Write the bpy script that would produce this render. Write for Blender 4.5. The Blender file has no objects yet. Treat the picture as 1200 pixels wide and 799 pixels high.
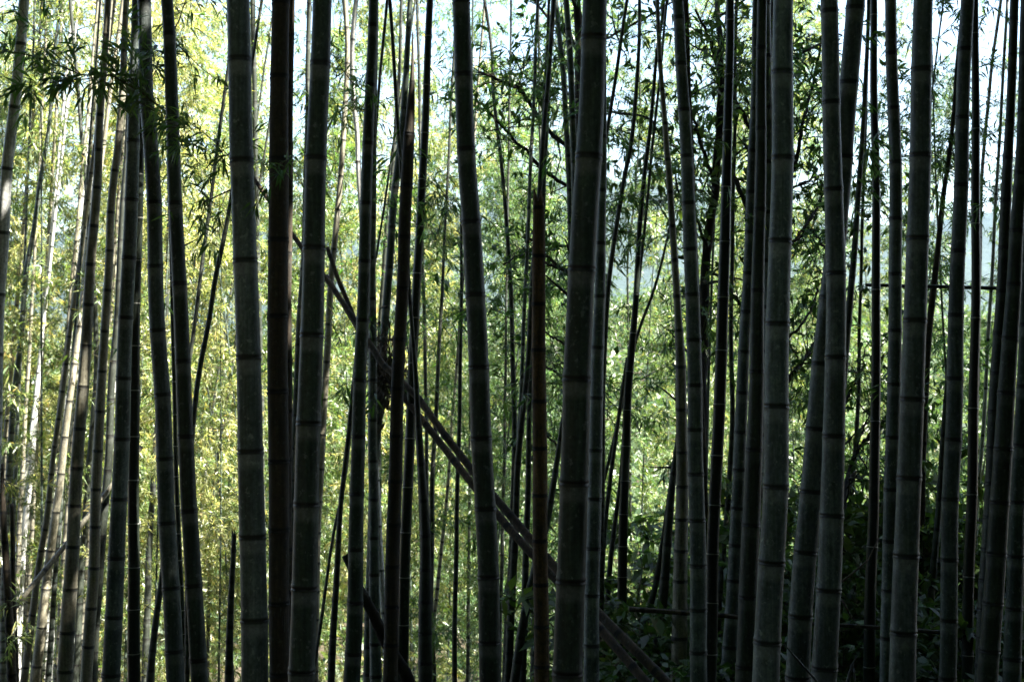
import bpy, math, random
import numpy as np
from mathutils import Vector

random.seed(11)
RNG = np.random.default_rng(11)
SC = bpy.context.scene
COL = SC.collection
W, H = 1200.0, 799.0
F = 1648.0            # focal length in photo pixels
CZ = 1.6              # eye height
PI = math.pi

# ------------------------------------------------------------------ helpers
def smooth(a, b, x):
    t = min(1.0, max(0.0, (x - a) / (b - a)))
    return t * t * (3 - 2 * t)

def P(px, py, d):
    return Vector(((px - 600) / F * d, d, CZ + (399.5 - py) / F * d))

def ground_z(x, y):
    r = math.hypot(x, y)
    u = x / max(abs(y), 5.0)
    s = 0.33 - 0.155 * smooth(0.02, 0.17, u)
    z = -s * max(0.0, min(y, 34.0) - 3.0)
    z += 0.05 * math.sin(x * 1.7 + y * 0.6) + 0.05 * math.sin(y * 1.3 - x * .5)
    if y > 34:
        z -= 3.0 * smooth(34, 60, y)
        z += 17.0 * smooth(70, 260, y) * (0.8 + 0.25 * math.sin(u * 9 + 1.0))
    if y < -2:
        z += 0.25 * min(-2 - y, 30)
    return z

def mesh_np(name, verts, faces, mats, parent=None, smooth_=True, mat_idx=None, attr=None):
    """verts (N,3); faces (M,4) or list of arrays; one mesh object"""
    me = bpy.data.meshes.new(name)
    verts = np.asarray(verts, dtype=np.float32)
    faces = np.asarray(faces, dtype=np.int32)
    me.vertices.add(len(verts)); me.vertices.foreach_set('co', verts.ravel())
    n, k = faces.shape
    me.loops.add(n * k); me.loops.foreach_set('vertex_index', faces.ravel())
    me.polygons.add(n)
    me.polygons.foreach_set('loop_start', np.arange(0, n * k, k, dtype=np.int32))
    if mat_idx is not None:
        me.polygons.foreach_set('material_index', np.asarray(mat_idx, dtype=np.int32))
    if smooth_:
        me.polygons.foreach_set('use_smooth', np.ones(n, dtype=bool))
    for m in (mats if isinstance(mats, (list, tuple)) else [mats]):
        me.materials.append(m)
    me.update(calc_edges=True)
    if attr:
        for an, av in attr.items():
            a = me.attributes.new(an, 'FLOAT', 'POINT')
            a.data.foreach_set('value', np.asarray(av, dtype=np.float32))
    o = bpy.data.objects.new(name, me)
    COL.objects.link(o)
    if parent is not None:
        o.parent = parent
    return o

def tag(o, label=None, cat=None, group=None, kind=None):
    if label: o['label'] = label
    if cat: o['category'] = cat
    if group: o['group'] = group
    if kind: o['kind'] = kind
    return o

def tube_np(pts, rads, sides=8, cap=True, base=0):
    """quads of a tube along pts"""
    pts = np.asarray([tuple(p) for p in pts], dtype=float)
    n = len(pts)
    tan = np.gradient(pts, axis=0)
    tan /= np.linalg.norm(tan, axis=1)[:, None] + 1e-9
    ref = np.array([0.0, 1.0, 0.05]) if abs(tan[0][1]) < .9 else np.array([1.0, 0, 0])
    V = np.zeros((n, sides, 3))
    ang = np.arange(sides) * 2 * PI / sides
    for i in range(n):
        a = np.cross(tan[i], ref); a /= np.linalg.norm(a) + 1e-9
        b = np.cross(tan[i], a)
        ref = np.cross(a, tan[i])
        V[i] = pts[i] + rads[i] * (np.cos(ang)[:, None] * a + np.sin(ang)[:, None] * b)
    V = V.reshape(-1, 3)
    Fq = []
    for i in range(n - 1):
        for j in range(sides):
            k = (j + 1) % sides
            Fq.append((base + i * sides + j, base + i * sides + k, base + (i + 1) * sides + k, base + (i + 1) * sides + j))
    if cap:
        V = np.vstack([V, pts[0][None], pts[-1][None]])
        c0 = base + n * sides; c1 = c0 + 1
        for j in range(0, sides, 2):
            k = (j + 1) % sides; l = (j + 2) % sides
            Fq.append((c0, base + l, base + k, base + j))
            o = base + (n - 1) * sides
            Fq.append((c1, o + j, o + k, o + l))
    return V, Fq

class Geo:
    def __init__(s): s.V = []; s.F = []; s.M = []; s.n = 0
    def tube(s, pts, rads, sides=6, m=0, cap=True):
        V, Fq = tube_np(pts, rads, sides, cap, s.n)
        s.V.append(V); s.F.append(np.array(Fq)); s.M.append(np.full(len(Fq), m)); s.n += len(V)
    def leaves(s, pos, dirs, L, Wd, m=0, fold=0.25):
        """diamond leaves with drooping tips"""
        n = len(pos)
        if n == 0: return
        pos = np.asarray(pos); dirs = np.asarray(dirs)
        dirs = dirs / (np.linalg.norm(dirs, axis=1)[:, None] + 1e-9)
        rnd = RNG.normal(size=(n, 3)) * 0.55 + np.array([0, 0, 1.0])
        side = np.cross(dirs, rnd); side /= np.linalg.norm(side, axis=1)[:, None] + 1e-9
        L = np.asarray(L)[:, None]; Wd = np.asarray(Wd)[:, None]
        mid = pos + dirs * L * 0.38
        up = np.cross(side, dirs)
        tip = pos + dirs * L - np.array([0, 0, 1.0]) * L * 0.12
        v = np.stack([pos, mid + side * Wd * .5 + up * Wd * fold, tip, mid - side * Wd * .5 + up * Wd * fold], axis=1).reshape(-1, 3)
        f = np.arange(n * 4).reshape(n, 4) + s.n
        s.V.append(v); s.F.append(f); s.M.append(np.full(n, m)); s.n += n * 4
    def build(s, name, mats, parent=None, smooth_=True):
        return mesh_np(name, np.vstack(s.V), np.vstack(s.F), mats, parent, smooth_, np.concatenate(s.M))

# ------------------------------------------------------------------ materials
def newmat(name):
    m = bpy.data.materials.new(name); m.use_nodes = True
    nt = m.node_tree; nt.nodes.clear()
    out = nt.nodes.new('ShaderNodeOutputMaterial')
    return m, nt, out

def N(nt, typ, **kw):
    n = nt.nodes.new(typ)
    for k, v in kw.items():
        if hasattr(n, k): setattr(n, k, v)
    return n

def ramp(nt, stops, fac=None):
    r = nt.nodes.new('ShaderNodeValToRGB')
    el = r.color_ramp.elements
    while len(el) > 1: el.remove(el[-1])
    el[0].position = stops[0][0]; el[0].color = (*stops[0][1], 1)
    for p, c in stops[1:]:
        e = el.new(p); e.color = (*c, 1)
    if fac is not None: nt.links.new(fac, r.inputs[0])
    return r

def mix(nt, a, b, fac, mode='MIX'):
    m = nt.nodes.new('ShaderNodeMix'); m.data_type = 'RGBA'; m.blend_type = mode
    for sock, v in ((m.inputs[0], fac), (m.inputs[6], a), (m.inputs[7], b)):
        if hasattr(v, 'is_output'): nt.links.new(v, sock)
        elif isinstance(v, tuple): sock.default_value = (*v, 1)
        else: sock.default_value = v
    return m.outputs[2]

def math_(nt, op, a, b=0.0, c=0.0):
    m = nt.nodes.new('ShaderNodeMath'); m.operation = op
    for s, v in zip(m.inputs, (a, b, c)):
        if hasattr(v, 'is_output'): nt.links.new(v, s)
        else: s.default_value = v
    return m.outputs[0]

def leaf_mat(name, cols, trans=0.5, tint=1.35):
    m, nt, out = newmat(name)
    g = N(nt, 'ShaderNodeNewGeometry')
    r = ramp(nt, cols, g.outputs['Random Per Island'])
    tc = N(nt, 'ShaderNodeTexCoord')
    oi = N(nt, 'ShaderNodeObjectInfo')
    nz = N(nt, 'ShaderNodeTexNoise'); nz.inputs['Scale'].default_value = 0.9
    nt.links.new(tc.outputs['Object'], nz.inputs['Vector'])
    hsv = N(nt, 'ShaderNodeHueSaturation')
    nt.links.new(r.outputs[0], hsv.inputs['Color'])
    h = math_(nt, 'MULTIPLY_ADD', oi.outputs['Random'], 0.03, 0.485)
    v = math_(nt, 'MULTIPLY_ADD', nz.outputs['Fac'], 1.2, 0.42)
    nt.links.new(h, hsv.inputs['Hue']); nt.links.new(v, hsv.inputs['Value'])
    d = N(nt, 'ShaderNodeBsdfDiffuse'); t = N(nt, 'ShaderNodeBsdfTranslucent')
    nt.links.new(hsv.outputs[0], d.inputs[0])
    tc2 = mix(nt, hsv.outputs[0], (tint, tint * 0.98, tint * .5), 1.0, 'MULTIPLY')
    nt.links.new(tc2, t.inputs[0])
    mx = N(nt, 'ShaderNodeMixShader'); mx.inputs[0].default_value = trans
    nt.links.new(d.outputs[0], mx.inputs[1]); nt.links.new(t.outputs[0], mx.inputs[2])
    gl = N(nt, 'ShaderNodeBsdfGlossy'); gl.inputs['Roughness'].default_value = 0.42
    gl.inputs[0].default_value = (0.9, 0.9, 0.9, 1)
    mx2 = N(nt, 'ShaderNodeMixShader'); mx2.inputs[0].default_value = 0.05
    nt.links.new(mx.outputs[0], mx2.inputs[1]); nt.links.new(gl.outputs[0], mx2.inputs[2])
    nt.links.new(mx2.outputs[0], out.inputs[0])
    return m

def culm_mat(name, c1, c2, band=(0.012, 0.012, 0.01), powder=0.35, line=False, rough=0.5, stain=0.5, lichen=.15):
    m, nt, out = newmat(name)
    tc = N(nt, 'ShaderNodeTexCoord')
    oi = N(nt, 'ShaderNodeObjectInfo')
    off = math_(nt, 'MULTIPLY', oi.outputs['Random'], 57.0)
    va = N(nt, 'ShaderNodeVectorMath'); va.operation = 'ADD'
    nt.links.new(tc.outputs['Object'], va.inputs[0])
    cb = N(nt, 'ShaderNodeCombineXYZ')
    for i in range(3): nt.links.new(off, cb.inputs[i])
    nt.links.new(cb.outputs[0], va.inputs[1])
    def noise(scale, detail, sc=(1, 1, 1), rg=0.6):
        mp = N(nt, 'ShaderNodeMapping'); mp.inputs['Scale'].default_value = sc
        nt.links.new(va.outputs[0], mp.inputs[0])
        n = N(nt, 'ShaderNodeTexNoise'); n.inputs['Scale'].default_value = scale
        n.inputs['Detail'].default_value = detail; n.inputs['Roughness'].default_value = rg
        nt.links.new(mp.outputs[0], n.inputs['Vector']); return n.outputs['Fac']
    big = noise(5, 4, (1, 1, .45)); fine = noise(60, 5, (1, 1, .8), .7); streak = noise(70, 3, (1, 1, .04))
    blot = noise(16, 6, (1, 1, .7), .75)
    r1 = ramp(nt, [(0.33, c1), (0.68, c2)], big)
    col = r1.outputs[0]
    f = ramp(nt, [(0.3, (.4, .4, .4)), (0.7, (1.6, 1.6, 1.6))], fine)
    col = mix(nt, col, f.outputs[0], 0.75, 'MULTIPLY')
    s = ramp(nt, [(0.32, (.45, .45, .45)), (0.68, (1.5, 1.5, 1.5))], streak)
    col = mix(nt, col, s.outputs[0], 0.6, 'MULTIPLY')
    # dark mould blotches
    bl = ramp(nt, [(0.5, (0, 0, 0)), (0.66, (1, 1, 1))], blot)
    col = mix(nt, col, (0.025, 0.03, 0.025), math_(nt, 'MULTIPLY', bl.outputs[0], stain))
    li = noise(38, 4, (1, 1, .8), .6)
    lr = ramp(nt, [(0.60, (0, 0, 0)), (0.66, (1, 1, 1))], li)
    col = mix(nt, col, (0.24, 0.27, 0.24), math_(nt, 'MULTIPLY', lr.outputs[0], lichen))
    # joints; dark band made wide enough to include their shading
    at = N(nt, 'ShaderNodeAttribute'); at.attribute_name = 'nd'
    nd = math_(nt, 'ADD', at.outputs['Fac'], math_(nt, 'MULTIPLY_ADD', blot, 0.008, -0.004))
    ap = N(nt, 'ShaderNodeAttribute'); ap.attribute_name = 'pw'
    def window(lo, hi, soft):
        a = N(nt, 'ShaderNodeMapRange'); a.inputs[1].default_value = lo - soft; a.inputs[2].default_value = lo + soft
        b = N(nt, 'ShaderNodeMapRange'); b.inputs[1].default_value = hi + soft; b.inputs[2].default_value = hi - soft
        nt.links.new(nd, a.inputs[0]); nt.links.new(nd, b.inputs[0])
        return math_(nt, 'MULTIPLY', a.outputs[0], b.outputs[0])
    if powder > 0:
        pw = math_(nt, 'MULTIPLY', ap.outputs['Fac'], math_(nt, 'MULTIPLY', fine, powder * 1.6))
        col = mix(nt, col, (0.30, 0.31, 0.29), pw)
    if line:
        col = mix(nt, col, (0.5, 0.5, 0.46), math_(nt, 'MULTIPLY', window(-0.004, 0.003, 0.002), 0.8))
    else:
        col = mix(nt, col, band, math_(nt, 'MULTIPLY', window(-0.02, 0.012, 0.004), 0.93))
    hsv = N(nt, 'ShaderNodeHueSaturation')
    nt.links.new(col, hsv.inputs['Color'])
    nt.links.new(math_(nt, 'MULTIPLY_ADD', oi.outputs['Random'], 0.5, 0.75), hsv.inputs['Value'])
    b = N(nt, 'ShaderNodeBsdfPrincipled')
    nt.links.new(hsv.outputs[0], b.inputs['Base Color'])
    rr = math_(nt, 'MULTIPLY_ADD', fine, 0.3, rough - .1)
    nt.links.new(rr, b.inputs['Roughness'])
    b.inputs['Specular IOR Level'].default_value = 0.35
    bp = N(nt, 'ShaderNodeBump'); bp.inputs['Strength'].default_value = 0.25; bp.inputs['Distance'].default_value = 0.004
    nt.links.new(math_(nt, 'ADD', streak, fine), bp.inputs['Height'])
    nt.links.new(bp.outputs[0], b.inputs['Normal'])
    nt.links.new(b.outputs[0], out.inputs[0])
    return m

def plain_mat(name, c1, c2, scale=6, rough=0.9, sc=(1, 1, 1), bump=0.3, dist=0.02, stops=(.35, .65)):
    m, nt, out = newmat(name)
    tc = N(nt, 'ShaderNodeTexCoord'); mp = N(nt, 'ShaderNodeMapping'); mp.inputs['Scale'].default_value = sc
    nt.links.new(tc.outputs['Object'], mp.inputs[0])
    n = N(nt, 'ShaderNodeTexNoise'); n.inputs['Scale'].default_value = scale; n.inputs['Detail'].default_value = 8
    n.inputs['Roughness'].default_value = 0.65
    nt.links.new(mp.outputs[0], n.inputs['Vector'])
    r = ramp(nt, [(stops[0], c1), (stops[1], c2)], n.outputs['Fac'])
    b = N(nt, 'ShaderNodeBsdfPrincipled'); b.inputs['Roughness'].default_value = rough
    b.inputs['Specular IOR Level'].default_value = 0.2
    nt.links.new(r.outputs[0], b.inputs['Base Color'])
    bp = N(nt, 'ShaderNodeBump'); bp.inputs['Strength'].default_value = bump; bp.inputs['Distance'].default_value = dist
    nt.links.new(n.outputs['Fac'], bp.inputs['Height']); nt.links.new(bp.outputs[0], b.inputs['Normal'])
    nt.links.new(b.outputs[0], out.inputs[0])
    return m

CM = {
    'grey':  culm_mat('culm_grey', (.046, .060, .053), (.108, .130, .12), powder=.35, lichen=.55),
    'green': culm_mat('culm_green', (.026, .040, .031), (.057, .078, .06), powder=.35, lichen=.4),
    'dark':  culm_mat('culm_dark', (.018, .024, .017), (.04, .047, .034), powder=.12),
    'black': culm_mat('culm_fresh', (.012, .018, .013), (.022, .03, .02), powder=0, line=True, rough=.35, stain=.2),
    'brown': culm_mat('culm_brown', (.03, .025, .018), (.075, .056, .036), powder=.0, stain=.7, rough=.75),
    'tan':   culm_mat('culm_tan', (.12, .11, .075), (.22, .205, .15), powder=.2, stain=.4),
    'dead':  culm_mat('culm_dead', (.02, .015, .010), (.075, .052, .03), powder=0, stain=.6, rough=.8),
    'sheath':  culm_mat('culm_sheath', (.075, .045, .02), (.19, .11, .05), powder=0, stain=.6, rough=.8),
    'pale':  culm_mat('culm_pale', (.36, .37, .35), (.52, .52, .49), powder=.1, stain=.35),  # near-white: sunlight put into the lit stems' colour; also whitish canes
}
WOOD = plain_mat('dead_wood', (.05, .04, .03), (.16, .13, .10), 30, sc=(1, 1, .2))
TWIG = plain_mat('twig_bark', (.035, .035, .02), (.10, .09, .05), 20)
BARK = plain_mat('tree_bark', (.012, .011, .009), (.035, .032, .025), 14, sc=(1, 1, .4))
LY = leaf_mat('leaf_yellow_sunlit', [(0, (.045, .075, .02)), (.25, (.12, .16, .05)), (.5, (.26, .30, .12)), (.85, (.42, .44, .22)), (1, (.36, .27, .09))], .55)  # yellow-green leaves, paled so the colour carries the left grove's sunlit glow
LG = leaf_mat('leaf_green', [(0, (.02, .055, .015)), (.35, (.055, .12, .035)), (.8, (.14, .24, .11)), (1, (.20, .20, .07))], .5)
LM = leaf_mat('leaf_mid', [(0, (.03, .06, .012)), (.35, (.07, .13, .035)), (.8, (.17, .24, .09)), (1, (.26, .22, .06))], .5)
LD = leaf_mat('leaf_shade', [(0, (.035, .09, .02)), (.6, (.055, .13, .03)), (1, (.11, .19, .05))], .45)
LB = leaf_mat('leaf_broad', [(0, (.02, .05, .012)), (.5, (.045, .10, .02)), (1, (.08, .14, .03))], .4)
LFAR = leaf_mat('leaf_far', [(0, (.022, .045, .014)), (.5, (.045, .08, .025)), (1, (.09, .12, .04))], .4)
LITTER = plain_mat('leaf_litter', (.02, .017, .011), (.06, .046, .028), 3.0, bump=.6, dist=.05)
HILLM = plain_mat('wooded_hill', (.03, .05, .02), (.07, .10, .035), .04, bump=1, dist=3)
MOUNT = plain_mat('wooded_mountain', (.010, .018, .016), (.018, .028, .022), .015, bump=1, dist=10)

# ------------------------------------------------------------------ ground
def build_ground():
    nA = 144
    rings = [0.5 * 1.085 ** i for i in range(0, 110)]
    rings = [r for r in rings if r < 3500]
    V = [(0, 0, ground_z(0, 0))]; Fq = []
    for r in rings:
        for j in range(nA):
            a = j * 2 * PI / nA
            x, y = r * math.sin(a), r * math.cos(a)
            V.append((x, y, ground_z(x, y)))
    for i in range(len(rings) - 1):
        for j in range(nA):
            k = (j + 1) % nA
            b0 = 1 + i * nA; b1 = b0 + nA
            Fq.append((b0 + j, b1 + j, b1 + k, b0 + k))
    for j in range(0, nA, 2):
        Fq.append((0, 1 + j, 1 + (j + 1) % nA, 1 + (j + 2) % nA))
    o = mesh_np('ground', V, Fq, LITTER)
    tag(o, kind='structure')
build_ground()

def build_mountains():
    V = []; Fq = []
    nx, ny = 120, 26
    for i in range(nx):
        x = -1500 + 3000 * i / (nx - 1)
        for j in range(ny):
            y = 1000 + 1400 * j / (ny - 1)
            t = j / (ny - 1)
            prof = math.sin(min(1, t * 1.25) * PI * .5) if t < .8 else 1 - (t - .8) * 1.5
            hgt = 172 + 40 * math.sin(x / 260 + 1.2) + 22 * math.sin(x / 95 + .4) + 9 * math.sin(x / 31)
            z = -25 + (hgt + 25) * prof + 8 * math.sin(x / 45 + y / 60) * prof
            V.append((x, y, z))
    for i in range(nx - 1):
        for j in range(ny - 1):
            a = i * ny + j
            Fq.append((a, a + ny, a + ny + 1, a + 1))
    tag(mesh_np('mountains', V, Fq, MOUNT), kind='structure')
build_mountains()

# ------------------------------------------------------------------ culms
def hermite(ys, xs, y):
    n = len(ys)
    if y <= ys[0]:
        m = (xs[1] - xs[0]) / (ys[1] - ys[0])
        if n > 2: m = (xs[2] - xs[0]) / (ys[2] - ys[0])
        return xs[0] + m * (y - ys[0])
    if y >= ys[-1]:
        m = (xs[-1] - xs[-2]) / (ys[-1] - ys[-2])
        if n > 2: m = (xs[-1] - xs[-3]) / (ys[-1] - ys[-3])
        return xs[-1] + m * (y - ys[-1])
    i = max(k for k in range(n - 1) if ys[k] <= y)
    def sl(k):
        if k == 0: return (xs[1] - xs[0]) / (ys[1] - ys[0])
        if k == n - 1: return (xs[-1] - xs[-2]) / (ys[-1] - ys[-2])
        return (xs[k + 1] - xs[k - 1]) / (ys[k + 1] - ys[k - 1])
    h = ys[i + 1] - ys[i]; t = (y - ys[i]) / h
    m0, m1 = sl(i) * h, sl(i + 1) * h
    return ((2 * t**3 - 3 * t**2 + 1) * xs[i] + (t**3 - 2 * t**2 + t) * m0 + (-2 * t**3 + 3 * t**2) * xs[i + 1] + (t**3 - t**2) * m1)

OFFS = (-.085, -.055, -.03, -.018, -.010, -.005, 0.0, .005, .010, .018, .04)
BUMP = (0, 0, .006, .03, .075, .05, .0, .06, .06, .02, 0)

def culm(label, pts, ws, nodes=None, kind='grey', d=None, top=None, sp=None, lean=None, taper_tip=False, group=None, sides=24, name='bamboo_culm', ragged=False):
    """pts: centre line in photo pixels, ws: (y, width) pairs"""
    pts = sorted(pts, key=lambda p: p[1]); ws = sorted(ws)
    ys = [p[1] for p in pts]; xs = [p[0] for p in pts]
    wy = [w[0] for w in ws]; wv = [w[1] for w in ws]
    wmid = float(np.interp(430, wy, wv))
    if d is None:
        D = 0.10 * (wmid / 25) ** 0.35
        d = F * D / wmid
    rnd = random.Random(hash(label) % 1000 if False else int(xs[0] * 7 + ys[0]))
    if lean is None: lean = rnd.uniform(-.05, .05)
    def pz(py):
        t = (399.5 - py) / F
        return t * d / (1 - t * lean)          # height above the eye
    def at(z):
        dd = d + lean * z
        py = 399.5 - z / dd * F
        px = hermite(ys, xs, py)
        if py < wy[0]:
            w = wv[0] * max(0.25, 1 + (py - wy[0]) * 0.00045)
        elif py > wy[-1]: w = wv[-1] * min(1.25, 1 + (py - wy[-1]) * 0.0004)
        else: w = float(np.interp(py, wy, wv))
        return (px - 600) / F * dd, dd, py, w / 2 / F * dd
    ztop = pz(top) if top is not None else (10.5 - CZ)
    # base
    z = pz(799)
    for _ in range(400):
        x, y, _py, _r = at(z)
        if z + CZ < ground_z(x, y) - 0.15: break
        z -= 0.05
    zb = z
    # joints
    if nodes:
        zs = [pz(n) for n in nodes]
        zs.sort()
    else:
        s0 = sp or wmid * (2.6 + 60 / (wmid + 8)) * .8
        zs = [pz(399 + rnd.uniform(-.5, .5) * s0)]
        zs.append(zs[0] + s0 / F * d)
    gap_hi = (zs[-1] - zs[0]) / (len(zs) - 1); gap_lo = gap_hi
    while zs[-1] < ztop: zs.append(zs[-1] + gap_hi)
    while zs[0] > zb:
        gap_lo = max(gap_lo * .96, .12); zs.insert(0, zs[0] - gap_lo)
    rings = []
    for k, zn in enumerate(zs):
        for o, b in zip(OFFS, BUMP): rings.append((zn + o, b, o))
        if k + 1 < len(zs):
            zz = zn + .04
            g = zs[k + 1] - .085 - zz
            for q in (.25, .5, .75): rings.append((zz + g * q, 0, .1))
    rings = [r for r in rings if zb <= r[0] <= ztop]
    rings.sort(key=lambda r: r[0])
    V = np.zeros((len(rings), sides, 3)); ND = np.zeros((len(rings), sides)); PWD = np.zeros((len(rings), sides))
    ang = np.arange(sides) * 2 * PI / sides
    ph = [rnd.uniform(0, 6) for _ in range(4)]
    for i, (z, b, o) in enumerate(rings):
        x, y, py, r = at(z)
        kink = 0
        if taper_tip and z > ztop - .5: r *= max(.03, (ztop - z) / .5)
        bb = b * 1.1
        rr = r * (1 + bb) * (1 + .012 * np.sin(ang * 2 + ph[0]) + .01 * np.sin(ang * 3 + ph[1] + z))
        # small organic wobble of the centre line
        x += .0025 * math.sin(z * 5 + ph[2]) ; y += .004 * math.sin(z * 4 + ph[3])
        tilt = (at(z + .05)[0] - at(z - .05)[0]) / .1
        V[i, :, 0] = x + rr * np.cos(ang)
        V[i, :, 1] = y + rr * np.sin(ang)
        V[i, :, 2] = CZ + z - rr * np.cos(ang) * tilt
        ND[i] = abs(o); PWD[i] = 1.0 if -.056 <= o <= -.017 else (.6 if o == -.010 else 0.0)
    n = len(rings)
    if n < 2: return None
    idx = np.arange(n * sides).reshape(n, sides)
    a = idx[:-1]; c = idx[1:]
    Fq = np.stack([a, np.roll(a, -1, 1), np.roll(c, -1, 1), c], axis=2).reshape(-1, 4)
    vv = V.reshape(-1, 3); nd = ND.ravel()
    if ragged:
        V[-1, :, 2] += np.array([rnd.uniform(-.09, .05) for _ in range(sides)]); vv = V.reshape(-1, 3)
    top_c = np.array([[V[-1, :, 0].mean(), V[-1, :, 1].mean(), V[-1, :, 2].mean() - (.0 if taper_tip else .02)]])
    vv = np.vstack([vv, top_c]); nd = np.append(nd, .1); pwd = np.append(PWD.ravel(), 0)
    ci = n * sides; t0 = (n - 1) * sides
    caps = [(ci, t0 + j, t0 + (j + 1) % sides, t0 + (j + 2) % sides) for j in range(0, sides, 2)]
    Fq = np.vstack([Fq, np.array(caps)])
    bx, by, _, _ = at(rings[0][0]); base = np.array([bx, by, CZ + rings[0][0]])
    o = mesh_np(name, vv - base, Fq, CM[kind], attr={'nd': nd, 'pw': pwd})
    o.location = base
    tag(o, label, 'bamboo', group or 'bamboo culms of the shaded front grove')
    o['_d'] = d
    return o

G1 = 'bamboo culms of the shaded front grove'
G2 = 'slender bamboo stems standing behind the front culms'
exec_culms = []
# ---- left third
culm('pale grey bamboo culm leaning across the top left corner, leaf shadows on it', [(29,-5),(17,125),(8,200),(3,290),(-2,370),(-8,600)], [(0,12),(200,13),(400,14)], [52,126,198,273,345,415], 'pale')
culm('mottled slender bamboo leaning right beside the pale corner culm', [(61,90),(57,150),(48,210),(39,270),(31,320),(24,400),(17,460),(12,530),(7,620),(3,799)], [(90,3.5),(200,5),(400,6),(799,9)], None, 'green', sp=22, group=G2)
culm('very thin streaky bamboo stem closest to the left picture edge, crossing leaves', [(33,200),(26,280),(16,400),(9,480),(4,560),(-2,799)], [(200,4),(400,5),(799,8)], None, 'tan', sp=24, group=G2)
culm('brown weathered bamboo stem at bottom left before the white one', [(2,560),(5,620),(9,700),(15,799)], [(560,6),(700,9),(799,11)], None, 'brown', d=11, top=540, sp=45, group=G2)
culm('reddish brown bamboo stem hugging the brown weathered one at bottom left', [(14,600),(16,700),(19,799)], [(600,5),(799,7)], None, 'brown', d=12, top=590, sp=45, group=G2)
culm('bright white sunlit bamboo stem left of the tan fallen pole', [(58,300),(52,370),(47,420),(43,460),(39,520),(32,590),(26,660),(23,720),(20,799)], [(300,4),(400,5),(600,7),(799,8)], [470,510,550,590,629,668,708,745], 'pale', group=G2)
culm('grey bamboo stem crossing behind the middle of the tan fallen pole', [(62,540),(54,610),(46,660),(38,720),(28,799)], [(540,6),(799,9)], [620,645,680,720,750], 'tan', d=15, group=G2)
culm('dim brownish bamboo culm slanting left of the twin white stems', [(100,330),(88,420),(80,480),(72,550),(64,610),(55,680),(49,730),(41,799)], [(300,5),(420,7),(600,9),(799,12)], [470,512,555,600,645,690,735,780], 'tan', group=G2)
culm('brilliant white sunlit thin bamboo touching the thick tan-grey culm', [(96,360),(92,420),(88,460),(84,520),(81,590),(73,680),(66,799)], [(360,5),(600,5.5),(799,7)], [433,472,512,554,596,640,684,730], 'pale', group=G2)
culm('white edged thin bamboo below the fallen pole, beside the brilliant white stem', [(76,560),(70,620),(64,690),(58,799)], [(560,4),(799,6)], None, 'pale', d=16, sp=40, group=G2)
culm('tan-grey ringed bamboo culm fourth from the left at the top', [(127,-5),(122,70),(117,140),(114,210),(107,300),(101,400),(93,510),(86,620),(76,799)], [(0,7),(100,8),(200,10),(400,13),(600,15),(799,18)], [88,135,176,220,265,310,357,405,453,502,548,592,640,690,740], 'tan')
culm('thin bamboo bowing leftward behind the tan-grey ringed culm', [(90,90),(99,195),(104,260),(109,330),(113,400),(113,440),(108,510),(101,590),(95,680),(88,799)], [(90,4),(300,5.5),(500,7),(799,8)], [130,172,214,256,300,350,400,450,500], 'dark', group=G2)
culm('slim tan bamboo culm with a sunlit white patch low down', [(148,-5),(146,50),(144,100),(137,180),(134,205),(130,250),(128,300),(122,400),(117,480),(113,570),(110,660),(107,710),(101,799)], [(0,7),(200,9),(400,10),(550,12),(799,14)], [17,60,105,155,200,249,294,340,388,435,482,528,573,617,665,712], 'tan')
culm('narrow dark bamboo squeezed between the slim tan culm and the dappled culm', [(148,180),(144,230),(139,340),(135,400),(131,450),(127,540),(122,600),(117,660),(112,730),(107,799)], [(180,5),(400,8),(799,11)], None, 'dark', sp=48)
culm('grey bamboo culm streaked with dappled sunlight', [(160,-5),(159,50),(156.5,165),(153.5,235),(151,302),(148,372),(144.5,443),(142.5,514),(140,584),(136.5,653),(133,722),(130,799)], [(0,11),(165,14.5),(300,16),(450,17),(600,18.5),(799,21)], [95,165,234,302,372,443,514,584,653,722,790], 'grey', d=9.2)
culm('bowed grey bamboo culm with a pale sunlit belly', [(168,-5),(170,46),(172,110),(176,160),(180,237),(182,312),(185,387),(190,462),(193,537),(196,612),(201,700),(206,799)], [(0,15),(160,17),(312,17.5),(537,19),(799,21)], [2,80,158,237,312,387,462,537,612,688], 'grey', d=8.6)
culm('glossy black bamboo with fine white rings between two sunlit grey culms', [(166,150),(164,200),(161,300),(158.5,400),(157.5,500),(156.5,600),(157,700),(157.5,799)], [(150,8),(200,9),(400,11),(600,13),(799,15)], [255,305,355,405,457,511,562,613,664,713,765], 'black', d=9.9)
culm('thin dark bamboo seen through the slit beside the ringed black culm', [(166,180),(167,300),(166,400),(164,480),(163,600)], [(180,4),(600,5)], None, 'dark', sp=30, group=G2)
culm('blue-grey bamboo culm leaning left at its top, right of the bowed culm', [(195.5,-5),(198,40),(200,100),(202,140),(206,238),(210,332),(214.5,423),(218,511),(221,590),(227,680),(231,740),(234,799)], [(0,13.5),(140,15),(335,16.5),(511,18),(799,20)], [40,140,238,332,423,511,598,685], 'green', d=7.6)
culm('slim black bamboo leaning left low behind the bowed culm', [(198,270),(196,330),(193,420),(184,500),(180,560),(176,620),(173,700),(170,799)], [(270,5),(500,6),(799,9)], None, 'dark', sp=36)
culm('short leaning dark stem crossing below the slim black bamboo', [(199,600),(189,680),(182,730),(176,799)], [(600,5),(799,9)], None, 'dark', d=13, sp=40, group=G2)
culm('thin pale-ringed black stem in the gap left of the blue-grey culm', [(201,330),(204,450),(208,600),(213,700),(218,799)], [(330,4),(799,7)], None, 'black', d=12.5, sp=42, group=G2)
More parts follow.
